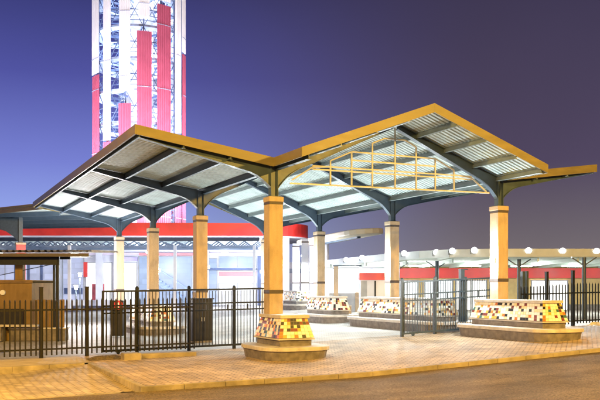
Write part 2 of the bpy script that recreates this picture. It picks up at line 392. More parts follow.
# the open pipe truss in the front gable
TR = mat('truss_cream_paint', (.45, .44, .38), .5, .15, 4)
zb = lambda x: 5.42 + (x-4.5)*.012
tops = {2.02: 6.2, 2.82: 6.55, 3.62: 6.9, 4.52: 7.12, 5.38: 6.9, 6.18: 6.55, 6.98: 6.2}
for y in (-.06,):
    mb = MB()
    def ln(*p):
        for a, b in zip(p, p[1:]): mb.bar((a[0], y-.004, a[1]), (b[0], y-.004, b[1]), .046, .046)
    mb.bar((.55, y, zb(.5)), (8.55, y, zb(8.5)), .042, .05)
    for z in (5.88, 5.99): mb.bar((1.35, y, z), (7.75, y, z+.03), .046, .046)
    mb.bar((2.82, y, 6.27), (6.18, y, 6.28), .048, .048)
    for x, t in tops.items(): mb.bar((x, y+.003, zb(x)), (x, y+.003, t), .048, .048)
    ln((2.02, 6.2), (2.82, 6.55), (6.18, 6.55), (6.98, 6.2)); ln((3.62, 6.9), (4.1, 7.1), (4.94, 7.1), (5.38, 6.9))
    ln((.62, 5.48), (1.35, 5.94), (2.02, 6.0)); ln((8.42, 5.5), (7.75, 5.97), (6.98, 6.03))
    mb.bar((4.52, y, 7.1), (4.52, y, 7.5), .046, .046)
    mb.build('gable_truss', TR, cn)

# ------------------------------------------------------------------ lamps on the pillars
def wall_lamp(x, y, z, face, label, f=1):
    t = thing('wall_lamp', label, 'lamp', (x, y, z), 0, 'bulkhead lamps on the canopy pillars')
    mb = MB(); sx = face
    mb.box(-.03, .03, -.11, .11, -.09, .09); mb.T = Matrix.Identity(4)
    mb.build('housing', GREY, t, local=True)
    mb = MB(); a, b = sorted((sx*.031, sx*.10)); mb.box(a, b, -.085, .085, -.065, .065); mb.build('lens', LENS_W, t, bevel=.02, local=True)
    lamp('lamp_light', 'POINT', (x+face*.30, y, z), P_PILLAR*f, COOL, t, .12)
names = ['nearest pillar of the left row, beside the fence gate', 'second pillar of the left row', 'third pillar of the left row', 'farthest pillar of the left row',
         'nearest pillar of the right row, over the long mosaic bench', 'second pillar of the right row', 'third pillar of the right row', 'farthest pillar of the right row']
for i, y in enumerate(FR):
    wall_lamp(.268, y, 2.85, 1, 'white bulkhead lamp on the '+names[i], .45 if i == 0 else .75)
    wall_lamp(SX-.268, y, 3.0, -1, 'white bulkhead lamp on the '+names[4+i], 1.35 if i == 0 else 1.6)

# ------------------------------------------------------------------ mosaic planters / benches round the pillars
def rrect(x0, x1, y0, y1, r, n=5):
    pts = []
    for cx_, cy_, a0 in ((x1-r, y1-r, 0), (x0+r, y1-r, 90), (x0+r, y0+r, 180), (x1-r, y0+r, 270)):
        for k in range(n+1):
            a = R(a0+90*k/n); pts.append((cx_+r*math.cos(a), cy_+r*math.sin(a)))
    return pts
def bench(x, y0, y1, hw, label, sw=.55, g0=None, rz=0, seed=0, ends=(.55, .55), wts=(52, 17, 6, 10, 9, 4, 2)):
    rnd = random.Random(seed); yc = (y0+y1)/2; g0 = gz(x) if g0 is None else g0
    t = thing('mosaic_bench', label, 'bench', (x, yc, g0), rz, 'mosaic benches round the pillars')
    a, b = y0-yc, y1-yc
    mb = MB(); P0 = rrect(-hw-sw+.14, hw+sw-.14, a-ends[0]+.14, b+ends[1]-.14, min(.7, hw+sw-.2)); P1 = rrect(-hw-sw+.06, hw+sw-.06, a-ends[0]+.06, b+ends[1]-.06, min(.75, hw+sw-.15))
    A = [mb.v((*p, -.1)) for p in P0]; Bv = [mb.v((*p, .268)) for p in P1]; n = len(A)
    for i in range(n): mb.bm.faces.new((A[i], A[(i+1) % n], Bv[(i+1) % n], Bv[i]))
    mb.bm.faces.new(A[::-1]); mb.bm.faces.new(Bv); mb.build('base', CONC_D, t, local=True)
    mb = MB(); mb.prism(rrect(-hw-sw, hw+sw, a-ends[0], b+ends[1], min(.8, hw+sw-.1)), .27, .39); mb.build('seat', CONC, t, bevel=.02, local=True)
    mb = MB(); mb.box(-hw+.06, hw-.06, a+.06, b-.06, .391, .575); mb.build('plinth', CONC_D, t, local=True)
    tp = .16; z0, z1 = .63, 1.22
    mb = MB(); mb.box(-hw-.02, hw+.02, a-.02, b+.02, .577, .618); mb.build('ledge', CONC, t, local=True)
    # grout body and individual tiles
    mb = MB(); mb.box(-hw, hw, a, b, z0, z1, 7, (tp, tp))
    cs = [(-hw, a), (hw, a), (hw, b), (-hw, b)]; ct = [(-hw+tp, a+tp), (hw-tp, a+tp), (hw-tp, b-tp), (-hw+tp, b-tp)]
    for k in range(4):
        p0, p1 = Vector((*cs[k], z0)), Vector((*cs[(k+1) % 4], z0)); q0, q1 = Vector((*ct[k], z1)), Vector((*ct[(k+1) % 4], z1))
        nrm = (p1-p0).cross(q0-p0).normalized(); W_ = (p1-p0).length
        nu, nv = max(3, round(W_/.137)), 6
        for i in range(nu):
            for j in range(nv):
                g_ = .045
                def P(u, v_): return (p0*(1-u)+p1*u)*(1-v_)+(q0*(1-u)+q1*u)*v_
                u0, u1, v0, v1 = (i+g_)/nu, (i+1-g_)/nu, (j+g_)/nv, (j+1-g_)/nv
                c_ = [P(u0, v0), P(u1, v0), P(u1, v1), P(u0, v1)]; hgt = nrm*.006
                mi = rnd.choices(range(7), wts)[0]
                lo = [mb.v(q) for q in c_]; hi = [mb.v(q+hgt) for q in c_]
                mb.bm.faces.new(hi).material_index = mi
                for s_ in range(4): mb.bm.faces.new((lo[s_], lo[(s_+1) % 4], hi[(s_+1) % 4], hi[s_])).material_index = mi
    mb.build('tiled_back', TILES+[GROUT], t, local=True)
    mb = MB(); mb.box(-hw+tp-.06, hw-tp+.06, a+tp-.06, b-tp+.06, z1+.002, z1+.105); mb.build('coping', CONC, t, bevel=.015, local=True)
    return t
bench(.07, -1.6, .32, .59, 'mosaic planter bench in the foreground, round the orange lit pillar beside the fence gate', .55, seed=23, ends=(.58, .42), wts=(34, 14, 12, 17, 18, 9, 2))
bench(SX, -2.9, 1.0, .56, 'long mosaic bench round the right hand front pillar, in front of the slid back gate', .55, seed=2, ends=(.65, .6))
bench(SX, 3.2, 9.6, .56, 'longest mosaic bench, partly behind the slid back gate', .55, seed=3, ends=(.7, .6))
bench(SX, 12.3, 15.2, .56, 'short mosaic bench seen end on behind the foreground pillar', .55, seed=4, ends=(.6, .6))
bench(-.1, 12.6, 16.6, .6, 'mosaic bench seen through the bars of the tall gate', .6, seed=5, ends=(.6, .6))
X_, Y_ = cw(-.25, 57.5)
bench(X_, Y_-1.2, Y_+1.2, .6, 'far mosaic bench by the white pillars under the rounded red fascia', .5, g0=gz(X_), seed=6)

# ------------------------------------------------------------------ fences and gates
def spike_fence(name, x0, x1, y, label, m, posts, sp=.155, top=1.86, group=None, ph=2.22):
    t = thing(name, label, 'fence', ((x0+x1)/2, y, gz((x0+x1)/2)), 0, group)
    mb = MB(); n = int((x1-x0)/sp)
    for i in range(n+1):
        x = x0+(x1-x0)*i/n; g0 = gz(x); h = top+random.uniform(-.012, .012); tilt = random.uniform(-.006, .006)
        mb.box(x-.023+tilt, x+.023+tilt, y-.012, y+.012, g0+.09, g0+h-.07); mb.tube((x+tilt, y, g0+h-.071), (x+tilt, y, g0+h), .028, 4, r2=.004)
    mb.build('pickets', m, t)
    for z in (.28, top-.34):
        mb = MB(); mb.bar((x0, y+.034, gz(x0)+z), (x1, y+.034, gz(x1)+z), .04, .055); mb.build('rail', m, t)
    for x in posts:
        mb = MB(); mb.box(x-.055, x+.055, y+.066, y+.176, gz(x)-.05, gz(x)+ph); mb.box(x-.062, x+.062, y+.059, y+.183, gz(x)+ph, gz(x)+ph+.03)
        mb.build('post', m, t)
    return t
spike_fence('spiked_fence', -13.5, -1.75, 2.75, 'dark brown spiked steel fence along the left terrace in front of the yellow kiosk', RUSTY, (-12.0, -9.4, -6.75, -5.33), .155)
spike_fence('spiked_fence', 10.9, 19.0, .95, 'dark spiked fence right of the long mosaic bench, before the yellow walls', STEEL_D, (12.31, 13.68, 16.2, 18.6), .16, 1.75)
def gate(name, x0, x1, y, label, m, posts, ph=2.2, top=2.08, sp=.118, infill=True):
    t = thing(name, label, 'gate', ((x0+x1)/2, y, gz((x0+x1)/2)), 0)
    mb = MB(); n = int((x1-x0)/sp)
    for i in range(n+1):
        x = x0+(x1-x0)*i/n; g0 = gz(x); mb.box(x-.011, x+.011, y-.011, y+.011, g0+.13, g0+top-.02)
    mb.build('bars', m, t)
    for z, h in ((.12, .07), (1.36, .05), (1.60, .05), (top, .06)):
        mb = MB(); mb.bar((x0, y-.002, gz(x0)+z), (x1, y-.002, gz(x1)+z), .05, h); mb.build('rail', m, t)
    if infill:
        mb = MB(); k = x0+.6
        while k < x1: mb.box(k-.022, k+.022, y-.022, y+.022, gz(k)+1.38, gz(k)+1.58); k += .75
        mb.build('infill_blocks', m, t)
    for x in (x0, x1):
        mb = MB(); mb.box(x-.03, x+.03, y-.03, y+.03, gz(x)+.08, gz(x)+top+.03); mb.build('stile', m, t)
    for x in posts:
        mb = MB(); mb.box(x-.05, x+.05, y+.032, y+.132, gz(x)-.03, gz(x)+ph); mb.tube((x, y+.082, gz(x)+ph), (x, y+.082, gz(x)+ph+.05), .06, 10, r2=.02); mb.build('post', m, t)
    for x in (x0+.5, x1-.5):
        mb = MB(); mb.tube((x, y-.03, gz(x)+.06), (x, y+.03, gz(x)+.06), .06, 14); mb.build('wheel', m, t)
    return t
gate('sliding_gate', -4.78, 1.25, 3.05, 'tall dark sliding gate of thin bars between the spiked fence and the foreground pillar', STEEL_D, (-3.63, -1.82, -0.16))
gate('sliding_gate', 6.35, 10.85, 2.36, 'blue grey sliding gate slid back behind the long mosaic bench', STEEL_G, (6.41, 7.92, 10.7))
t = thing('gate_post', 'thick blue grey post standing between the slid back gate and the mosaic bench', 'post', (9.35, 2.62, gz(9.35)))
mb = MB(); mb.box(9.25, 9.42, 2.55, 2.72, gz(9.3)-.02, 2.72); mb.build('shaft', STEEL_G, t); mb = MB(); mb.box(9.46, 9.56, 2.58, 2.69, gz(9.3)-.02, 2.45); mb.build('guide', STEEL_G, t)
mb = MB(); mb.box(9.23, 9.58, 2.53, 2.74, 2.722, 2.76); mb.build('cap', STEEL_G, t)
t = thing('gate_post', 'dark double post standing at the near end of the right hand spiked fence', 'post', (11.35, 1.3, gz(11.3)))
for a, b in ((11.22, 11.36), (11.42, 11.52)):
    mb = MB(); mb.box(a, b, 1.22, 1.36, gz(a)-.02, gz(a)+2.3); mb.build('shaft', STEEL_G, t)
mb = MB(); mb.box(11.36, 11.42, 1.26, 1.32, 1.6, 1.72); mb.build('tie', STEEL_G, t)

# cabinet by the second pillar, sign on the bin by the fourth
X_, Y_ = cw((202-300)/800*32.0, 31.6)
t = thing('electrical_cabinet', 'tall dark cabinet behind the gate at the foot of the second left pillar', 'cabinet', (X_, Y_, gz(X_)))
mb = MB(); mb.box(-.42, .42, -.25, .22, .08, 1.70); mb.build('body', BLACKISH, t, bevel=.015, local=True)
for x in (-.205, .205):
    mb = MB(); mb.box(x-.195, x+.195, -.272, -.252, .14, 1.62); d = mb.build('door', BLACKISH, t, bevel=.006, local=True)
    mb = MB(); mb.box(x*.25-.012, x*.25+.012, -.295, -.273, .85, 1.0); mb.build('handle', GREY, d, local=True)
mb = MB(); mb.box(-.46, .46, -.3, .26, 1.702, 1.75); mb.build('roof', BLACKISH, t, local=True)
mb = MB(); mb.box(-.40, .40, -.23, .20, -.05, .079); mb.build('plinth', CONC_D, t, local=True)
X_, Y_ = cw((118-300)/800*35.5, 35.5)
t = thing('litter_bin', 'dark square bin with a round red and white sign, behind the tall gate', 'bin', (X_, Y_, gz(X_)), YAW)
mb = MB(); mb.box(-.27, .27, -.25, .25, .05, 1.18, 0, (.02, .02)); mb.build('body', BLACKISH, t, bevel=.02, local=True)
mb = MB(); mb.box(-.30, .30, -.28, .28, 1.182, 1.62); mb.build('hood', BLACKISH, t, bevel=.03, local=True)
mb = MB(); mb.tube((.08, -.281, 1.42), (.08, -.30, 1.42), .20, 24); sg = mb.build('sign', mat('sign_red', (.55, .02, .04), .4, .1, 4), t, local=True)
mb = MB(); mb.box(.05, .11, -.306, -.3005, 1.31, 1.53); mb.build('emblem', mat('sign_white', (.8, .8, .8), .4, .05, 4), sg, local=True)

# ------------------------------------------------------------------ yellow kiosk behind the left fence
K0 = cw((30-300)/800*33.5, 33.5)
ki = thing('kiosk', 'yellow walled kiosk with a corrugated iron roof behind the left fence', 'kiosk', (K0[0], K0[1], gz(K0[0])), YAW)
# local x to the right, y away; u=30 at x=0; 1 m = 24 px of the photo
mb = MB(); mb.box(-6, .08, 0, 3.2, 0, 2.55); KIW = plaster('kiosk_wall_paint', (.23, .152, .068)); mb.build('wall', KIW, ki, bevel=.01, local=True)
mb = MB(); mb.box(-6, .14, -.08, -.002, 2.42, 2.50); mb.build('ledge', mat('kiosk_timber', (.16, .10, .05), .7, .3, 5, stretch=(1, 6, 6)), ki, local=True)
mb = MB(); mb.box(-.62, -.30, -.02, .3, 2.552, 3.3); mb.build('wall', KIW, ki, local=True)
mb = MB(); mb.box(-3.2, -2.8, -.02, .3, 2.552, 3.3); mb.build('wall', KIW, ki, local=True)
mb = MB()
for i in range(11): mb.box(.10+i*.115, .20+i*.115, .3, .33, .30, 1.72+random.uniform(-.01, .01))
mb.build('boarded_counter', KIW, ki, local=True)
mb = MB(); mb.box(-3.2, .55, -.75, -.12, .62, .70); mb.build('counter', CONC, ki, local=True)
mb = MB(); mb.box(-3.1, -.95, -.70, -.15, .02, .618); mb.build('base_unit', CONC_D, ki, local=True)
mb = MB(); mb.box(-3.0, -2.0, -.86, -.72, .70, 1.34); mb.box(-1.8, -.2, -.3, -.16, .705, 1.34); mb.build('display_shelf', BLACKISH, ki, local=True)
mb = MB(); mb.box(-.75, 1.55, -.3, .22, .02, .5); mb.build('plinth', CONC_D, ki, local=True)
mb = MB(); mb.box(-.8, 1.6, -.34, .26, .502, .56); mb.build('plinth_slab', CONC, ki, local=True)
for x, y in ((1.0, .05), (1.36, -.62), (.62, 1.6)):
    mb = MB(); mb.box(x-.045, x+.045, y-.045, y+.045, 0, 3.6); mb.build('post', STEEL_D, ki, local=True)
mb = MB(); mb.box(-6.2, 1.42, -.665, -.575, 3.16, 3.60); mb.box(-6.2, 1.42, .9, 1.0, 3.44, 3.6); mb.build('roof_beam', STEEL_D, ki, local=True)
mb = MB(); mb.bar((1.05, 0, 2.46), (.0, -.04, 2.46), .05, .07); mb.bar((.9, .02, 3.2), (-2.2, .02, 2.55), .03, .03); mb.build('brace', STEEL_D, ki, local=True)
mb = MB(); pr_ = []; x = -6.4
while x < 2.75: pr_ += [(x, 0), (x+.05, .085), (x+.13, .085), (x+.18, 0)]; x += .26
for dz in (0, .012):
    A = [mb.v((x, -1.05, 3.66+h+dz)) for x, h in pr_]; Bv = [mb.v((x, 3.6, 3.84+h+dz)) for x, h in pr_]
    for i in range(len(pr_)-1): mb.bm.faces.new((A[i], A[i+1], Bv[i+1], Bv[i]))
mb.build('roof', mat('rusty_iron_sheet', (.30, .25, .20), .6, .4, 2.5), ki, local=True)
mb = MB(); mb.box(-6.4, 2.75, -1.1, -1.055, 3.48, 3.62); mb.build('fascia', mat('kiosk_fascia', (.07, .055, .045), .6, .2, 3), ki, local=True)
mb = MB(); mb.box(-6.4, 1.9, -.9, 2.8, 3.61, 3.625); mb.build('ceiling', STEEL_D, ki, local=True)
mb = MB(); mb.tube((-1.12, -.09, 2.02), (-1.12, -.004, 2.02), .11, 12); mb.build('round_vent', WHITE, ki, local=True)

# ------------------------------------------------------------------ floodlit tower
TX, TY = cw((139-300)/800*85, 85)
tw = thing('floodlit_tower', 'tall floodlit lattice tower hung with white and red vertical panels', 'tower', (TX, TY, .2), YAW+.1986)
TR_ = 4.93
TWH = mat('tower_white_panel', (.80, .80, .82), .5, .04, 1)
TRD = mat('tower_red_panel', (.43, .09, .155), .45, .08, 1)
TST = mat('tower_blue_steel', (.10, .14, .26), .5, .2, 2)
TDK = mat('tower_deck', (.30, .36, .50), .7, .15, 1)
mb = MB()
n = 24; HT = 46
mb.tube((0, 0, 0), (0, 0, HT), 1.5, 20); mb.build('core', TWH, tw, local=True)
nl = 14
for k in range(nl):
    z = 2.2+k*3.25
    mb = MB(); m_ = 40
    a0 = [(r_*math.cos(2*PI*i/m_), r_*math.sin(2*PI*i/m_)) for r_ in (3.55, 4.5) for i in range(m_)]
    lo = [mb.v((*p, z)) for p in a0]; hi = [mb.v((*p, z+.22)) for p in a0]
    for i in range(m_):
        j = (i+1) % m_
        mb.bm.faces.new((lo[i], lo[j], lo[m_+j], lo[m_+i])); mb.bm.faces.new((hi[i], hi[m_+i], hi[m_+j], hi[j]))
        mb.bm.faces.new((lo[m_+i], lo[m_+j], hi[m_+j], hi[m_+i])); mb.bm.faces.new((lo[i], hi[i], hi[j], lo[j]))
    mb.build('deck_ring', TDK, tw, local=True)
mb = MB()
for i in range(16):
    a = 2*PI*i/16+.1; p = (4.6*math.cos(a), 4.6*math.sin(a)); mb.bar((*p, 0), (*p, HT), .14, .14)
for k in range(nl):
    z = 2.2+k*3.25
    for i in range(16):
        a, b = 2*PI*i/16+.1, 2*PI*(i+1)/16+.1
        A = Vector((4.6*math.cos(a), 4.6*math.sin(a), 0)); B2 = Vector((4.6*math.cos(b), 4.6*math.sin(b), 0)); zz = Vector((0, 0, 1))
        for hz_ in (.62, 1.1): mb.bar(A+zz*(z+hz_), B2+zz*(z+hz_), .05, .06)
        mb.bar(A+zz*z, B2+zz*(z+3.25), .06, .06); mb.bar(B2*.985+zz*z, A*.985+zz*(z+3.25), .06, .06)
        mb.bar(A+zz*(z+1.7), B2+zz*(z+1.7), .09, .09)
    for i in range(8):
        a = 2*PI*i/8+k*.4; mb.bar((1.7*math.cos(a), 1.7*math.sin(a), z+.1), (4.4*math.cos(a), 4.4*math.sin(a), z+.1), .12, .2)
    a = k*1.1
    for s_ in range(10):       # a run of stairs winding up
        p = a+s_*.11; mb.bar((2.0*math.cos(p), 2.0*math.sin(p), z+.325*s_), (2.9*math.cos(p), 2.9*math.sin(p), z+.325*s_), .26, .05)
mb.build('lattice_frame', TST, tw, local=True)
def panel(u0, u1, z0, z1, m, name):
    """panel between two angles (sine of the bearing seen from the station), corrugated strip"""
    a0, a1 = math.asin(max(-1, min(1, u0))), math.asin(max(-1, min(1, u1)))
    mb = MB(); nn = max(3, int((a1-a0)*TR_/.22)); pts = []
    for i in range(nn):
        for f, dr in ((0, 0), (.55, 0), (.6, .07), (.95, .07)):
            a = a0+(a1-a0)*(i+f)/nn; pts.append(((TR_+dr)*math.sin(a), -(TR_+dr)*math.cos(a)))
    for off in (0, .03):
        lo = [mb.v((p[0]*(1-off/TR_), p[1]*(1-off/TR_), z0)) for p in pts]; hi = [mb.v((p[0]*(1-off/TR_), p[1]*(1-off/TR_), z1)) for p in pts]
        for i in range(len(pts)-1): mb.bm.faces.new((lo[i], lo[i+1], hi[i+1], hi[i]))
    z = z0+1.5
    while z < z1-1:
        for p, q in zip(pts, pts[1:]):
            k_ = 1+.05/TR_; mb.face([(p[0]*k_, p[1]*k_, z), (q[0]*k_, q[1]*k_, z), (q[0]*k_, q[1]*k_, z+.06), (p[0]*k_, p[1]*k_, z+.06)], 1)
        z += 6.5
    mb.build(name, [m, TDK], tw, local=True)
zt = lambda v: 2-(v-288)*80.5/800-.2
U = lambda u: (u-139.5)/49.2
panel(U(92.2), U(100), zt(70), 46, TWH, 'white_panel'); panel(U(92.5), U(100.5), 1, zt(72), TRD, 'red_panel')
panel(U(104), U(112), zt(140), 46, TWH, 'white_panel'); panel(U(104), U(112.3), 1, zt(141.5), TRD, 'red_panel')
panel(U(120), U(131), zt(92), 46, TWH, 'white_panel'); panel(U(119.5), U(132), 1, zt(104), TRD, 'red_panel')
panel(U(139), U(150), zt(19), 46, TWH, 'white_panel'); panel(U(137.5), U(152), 1, zt(31.5), TRD, 'red_panel')
panel(U(157.5), U(171), 1, zt(2), TRD, 'red_panel'); panel(U(158), U(171), zt(-2), 46, TWH, 'white_panel')
panel(U(176), U(182), zt(128), 46, TWH, 'white_panel'); panel(U(176), U(182), 1, zt(132), TRD, 'red_panel')
panel(U(183.5), U(187.3), zt(42), 46, TWH, 'white_panel'); panel(U(184), U(187.3), 1, zt(44), TRD, 'red_panel')
for i in range(7):
    a = PI*.60+i*PI*.8/6.5
    # the far side carries the same panels
    mb = MB(); sp_ = .16; pts = [((TR_)*math.sin(a+sp_*k/6), -(TR_)*math.cos(a+sp_*k/6)) for k in range(7)]
    for z0, z1, m_ in ((1, 8+i*3.1 % 20, 1), (8.6+i*3.1 % 20, 46, 0)):
        lo = [mb.v((*p, z0)) for p in pts]; hi = [mb.v((*p, z1)) for p in pts]
        for k in range(6): mb.bm.faces.new((lo[k], lo[k+1], hi[k+1], hi[k])).material_index = m_
    mb.build('rear_panel', [TWH, TRD], tw, local=True)
Mtw = Matrix.Translation(tw.location) @ tw.rotation_euler.to_matrix().to_4x4()
for k, (a, d) in enumerate(((-60, 15), (-20, 15), (20, 15), (60, 15), (180, 15))):
    p = Vector((d*math.sin(R(a)), -d*math.cos(R(a)), 7.5)); wp = Mtw @ p; tg = Mtw @ Vector((0, 0, 26))
    mb = MB(); mb.tube((p.x, p.y, -.2), (p.x, p.y, 7.2), .09, 8); mb.box(p.x-.3, p.x+.3, p.y-.2, p.y+.2, 7.05, 7.3); mb.build('floodlight_mast', GREY, tw, local=True)
    lamp('tower_light', 'SPOT', wp, P_TOWER, (.95, .90, 1.0), tw, .3, tg, 110, .6)
for z in (5, 12, 19, 26, 33, 40):
    for a in (0, 120, 240):
        p = Mtw @ Vector((3.3*math.sin(R(a+z*9)), 3.3*math.cos(R(a+z*9)), z)); lamp('tower_light', 'POINT', p, 1000, (.76, .85, 1.0), tw, .15)

# ------------------------------------------------------------------ shopping hall with the red fascia, behind on the left
ZM = 66.0
O_ = cw(0, ZM)
hall = thing('shopping_hall', 'bright white shopping hall with a long red fascia and a rounded right end', 'building', (O_[0], O_[1], gz(O_[0])), YAW)
gh = gz(O_[0])
def hx(u, z=ZM): return (u-300)/800*z
def arc_path():
    p = [(-46, 1.2), (-23.4, 0), (-2.4, .6)]
    for k in range(1, 11):
        a = R(9*k); p.append((-2.4+3.1*math.sin(a), .6+3.1*(1-math.cos(a))))
    p.append((.7, 12)); return p
def ribbon(path, z0, z1, th, name, m, parent):
    mb = MB()
    for a, b in zip(path, path[1:]):
        d = Vector((b[0]-a[0], b[1]-a[1])).normalized(); n_ = Vector((d.y, -d.x))*th
        mb.prism([a, b, (b[0]-n_.x, b[1]-n_.y), (a[0]-n_.x, a[1]-n_.y)], z0, z1)
    return mb.build(name, m, parent, local=True)
ribbon(arc_path(), 5.86, 6.92, .25, 'fascia', RED, hall)
mb = MB(); q = arc_path(); mb.prism([(p[0]*.995-.1, p[1]+.26) for p in q]+[(-46, 12)], 5.81, 5.93); mb.build('soffit', WHITE, hall, local=True)
mb = MB(); mb.box(-46, -1.2, 3.2, 3.5, 0, 5.8); wl = mb.build('wall', WHITE, hall, local=True)
mb = MB(); mb.box(-1.19, 2.4, 8.0, 8.3, 0, 3.9); mb.build('wall', WHITE, hall, local=True)
mb = MB(); mb.box(-1.19, 2.3, 7.6, 7.99, 2.9, 3.3); mb.build('string_course', TDK, hall, local=True)
lamp('hall_light', 'POINT', (*cw(.3, 61.5), 3.9), 1500, (.9, .92, 1.0), hall, .25); lamp('hall_light', 'POINT', (*cw(-.9, 64.0), 5.6), 500, (1, .95, .95), hall, .25)
mb = MB(); mb.box(.1, .5, -4.7, -4.4, 3.95, 4.05); mb.build('ceiling_lamp', LENS_W, hall, local=True)
GLB = litglass('blue_lit_glass', (.45, .62, 1.0), .75, .55); GLW = litglass('white_lit_glass', (.93, .95, 1.0), 1.5, .55); GLL = litglass('lilac_lit_glass', (.62, .66, .95), .8, .45, (.5, .5, .8))
def pane(u0, u1, v0, v1, m, y=3.19, fr=True):
    z = ZM+y; x0, x1 = (u0-300)/800*z, (u1-300)/800*z; b, t = 2-(v1-288)*z/800-gh, 2-(v0-288)*z/800-gh
    mb = MB(); mb.box(x0, x1, y-.03, y, max(.05, b), t); w_ = mb.build('window', m, hall, local=True)
    if fr:
        mb = MB(); n_ = max(1, round((x1-x0)/1.6)); bb = max(.05, b)
        for i in range(n_+1):
            x = x0+(x1-x0)*i/n_; mb.box(x-.035, x+.035, y-.07, y-.031, bb, t)
        mb.box(x0+.036, x1-.036, y-.065, y-.032, t-.07, t-.002); mb.build('frame', GREY, w_, local=True)
pane(-30, 58, 256, 300, GLL); pane(63, 84, 256, 300, GLL); pane(86, 112, 262, 300, GLW)
pane(122, 137, 262, 308, GLW); pane(139, 192, 256, 309, GLB); pane(207, 217, 258, 310, GLB); pane(219, 256, 256, 267.5, GLB)
pane(219, 256, 271, 277, GLW, fr=False); pane(219, 256, 283, 310, GLW); pane(262, 284, 262, 310, GLW)
mb = MB(); z = ZM+3.1; mb.box((219-300)/800*z, (256-300)/800*z, 3.05, 3.18, 2.55, 2.95); mb.build('sign_band', mat('pink_sign_band', (.62, .22, .24), .5, .1, 3), hall, local=True)
mb = MB(); mb.box(-45, -2, 2.75, 3.19, 4.35, 4.55); mb.build('string_course', mat('lilac_band', (.60, .52, .62), .6, .05, 2), hall, local=True)
def hbox(u0, u1, v0, v1, y0, y1, name, m):
    z = ZM+y0; mb = MB(); mb.box((u0-300)/800*z, (u1-300)/800*z, y0, y1, max(.02, 2-(v1-288)*z/800-gh), 2-(v0-288)*z/800-gh); return mb.build(name, m, hall, local=True)
NAVY = mat('navy_panel', (.06, .09, .20), .5, .3, 1)
hbox(83.5, 87, 262, 277, 2.9, 3.12, 'hanging_sign', RED)
hbox(64, 82, 288, 294, 2.9, 3.1, 'notice_board', NAVY); hbox(92, 104, 284, 300, 2.95, 3.1, 'poster', mat('red_poster', (.5, .08, .1), .6, .4, 1.5))
hbox(122, 137, 257, 261, 2.7, 3.1, 'sign_panel', mat('lilac_sign', (.45, .40, .62), .5, .3, .8)); hbox(139, 200, 253, 255.5, 2.6, 3.1, 'sign_panel', mat('pink_sign_band', (.62, .22, .24)))
hbox(207, 256, 268, 270, 2.5, 3.1, 'shelf_band', NAVY); hbox(257.5, 261, 256, 312, 2.9, 3.1, 'door_post', NAVY)
mb = MB(); z = ZM+2.4
for k in range(14): mb.box((150+k*3.2-300)/800*z, (153.2+k*3.2-300)/800*z, 2.0, 2.6, 2.7-k*.19-.12, 2.7-k*.19)
mb.bar(((149-300)/800*z, 2.0, 3.7), ((195-300)/800*z, 2.0, 1.05), .08, .1); mb.bar(((149-300)/800*z, 2.0, 2.5), ((195-300)/800*z, 2.0, -.1), .08, .3); mb.build('stair_flight', mat('pale_blue_stair', (.22, .30, .48), .5, .2, 2), hall, local=True)
for k in range(4): hbox(14+k*13, 16+k*13, 258, 306, 2.9, 3.1, 'mullion', NAVY)
for u in (100, 118, 206, 286):
    z = ZM+3; x = (u-300)/800*z; mb = MB(); mb.box(x-.28, x+.28, 2.6, 3.18, 0, 5.8); mb.build('pilaster', WHITE, hall, local=True)
for u, z, top in ((296, 62, 4.75), (305, 60, 5.0), (313, 63, 4.9)):
    x = (u-300)/800*z; y = z-ZM
    mb = MB(); mb.box(x-.27, x+.27, y-.27, y+.27, 0, top+.2); p_ = mb.build('pillar', WHITE, hall, local=True)
    mb = MB(); mb.box(x-.29, x+.29, y-.29, y+.29, top-.1, top); mb.box(x-.29, x+.29, y-.29, y+.29, 1.86, 1.96); mb.build('band', BAND, p_, local=True)
aw = thing('walkway_roof', 'flat corrugated walkway roof with zigzag trusses below the long red fascia', 'roof', (*cw(0, 57), gz(cw(0, 57)[0])), YAW)
mb = MB(); pr_ = []; x = -34
while x < -2.9: pr_ += [(x, 0), (x+.25, .12), (x+.5, 0)]; x += .5
for dz in (0, .03):
    A = [mb.v((x, 0, 4.97+h+dz)) for x, h in pr_]; Bv = [mb.v((x, 7.6, 4.97+h+dz)) for x, h in pr_]
    for i in range(len(pr_)-1): mb.bm.faces.new((A[i], A[i+1], Bv[i+1], Bv[i]))
mb.build('roof_sheet', SHEET, aw, local=True)
mb = MB(); mb.box(-34, -2.9, -.12, -.01, 4.86, 5.12); mb.build('gutter', mat('navy_gutter', (.02, .03, .06), .5, .2, 3), aw, local=True)
for y in (.9, 2.4, 3.9, 5.4):
    mb = MB(); x = -34
    while x < -3.4:
        mb.bar((x, y, 4.91), (x+.5, y, 4.55), .09, .09); mb.bar((x+.5, y, 4.55), (x+1, y, 4.91), .09, .09); x += 1
    mb.bar((-34, y, 4.53), (-3.2, y, 4.53), .08, .08); mb.build('truss', mat('pale_truss_paint', (.16, .22, .34), .5, .1, 2), aw, local=True)
for x in (-32, -24, -16.6, -9, -3.3):
    mb = MB(); mb.box(x-.1, x+.1, .5, .7, -.1, 4.6); mb.build('post', WHITE, aw, local=True)
# lamps under the walkway roof light the white wall
for x in (-30, -24, -18, -12, -6, -3):
    o = lamp('hall_light', 'POINT', (*cw(x, 64.0), 3.9), 850 if x > -14 else 200, (.80, .87, 1.0), hall, .25)
    mb = MB(); mb.box(x*64/64-.25, x+.25, -2.3, -2.1, 4.30, 4.40); mb.build('ceiling_lamp', LENS_W, hall, local=True)

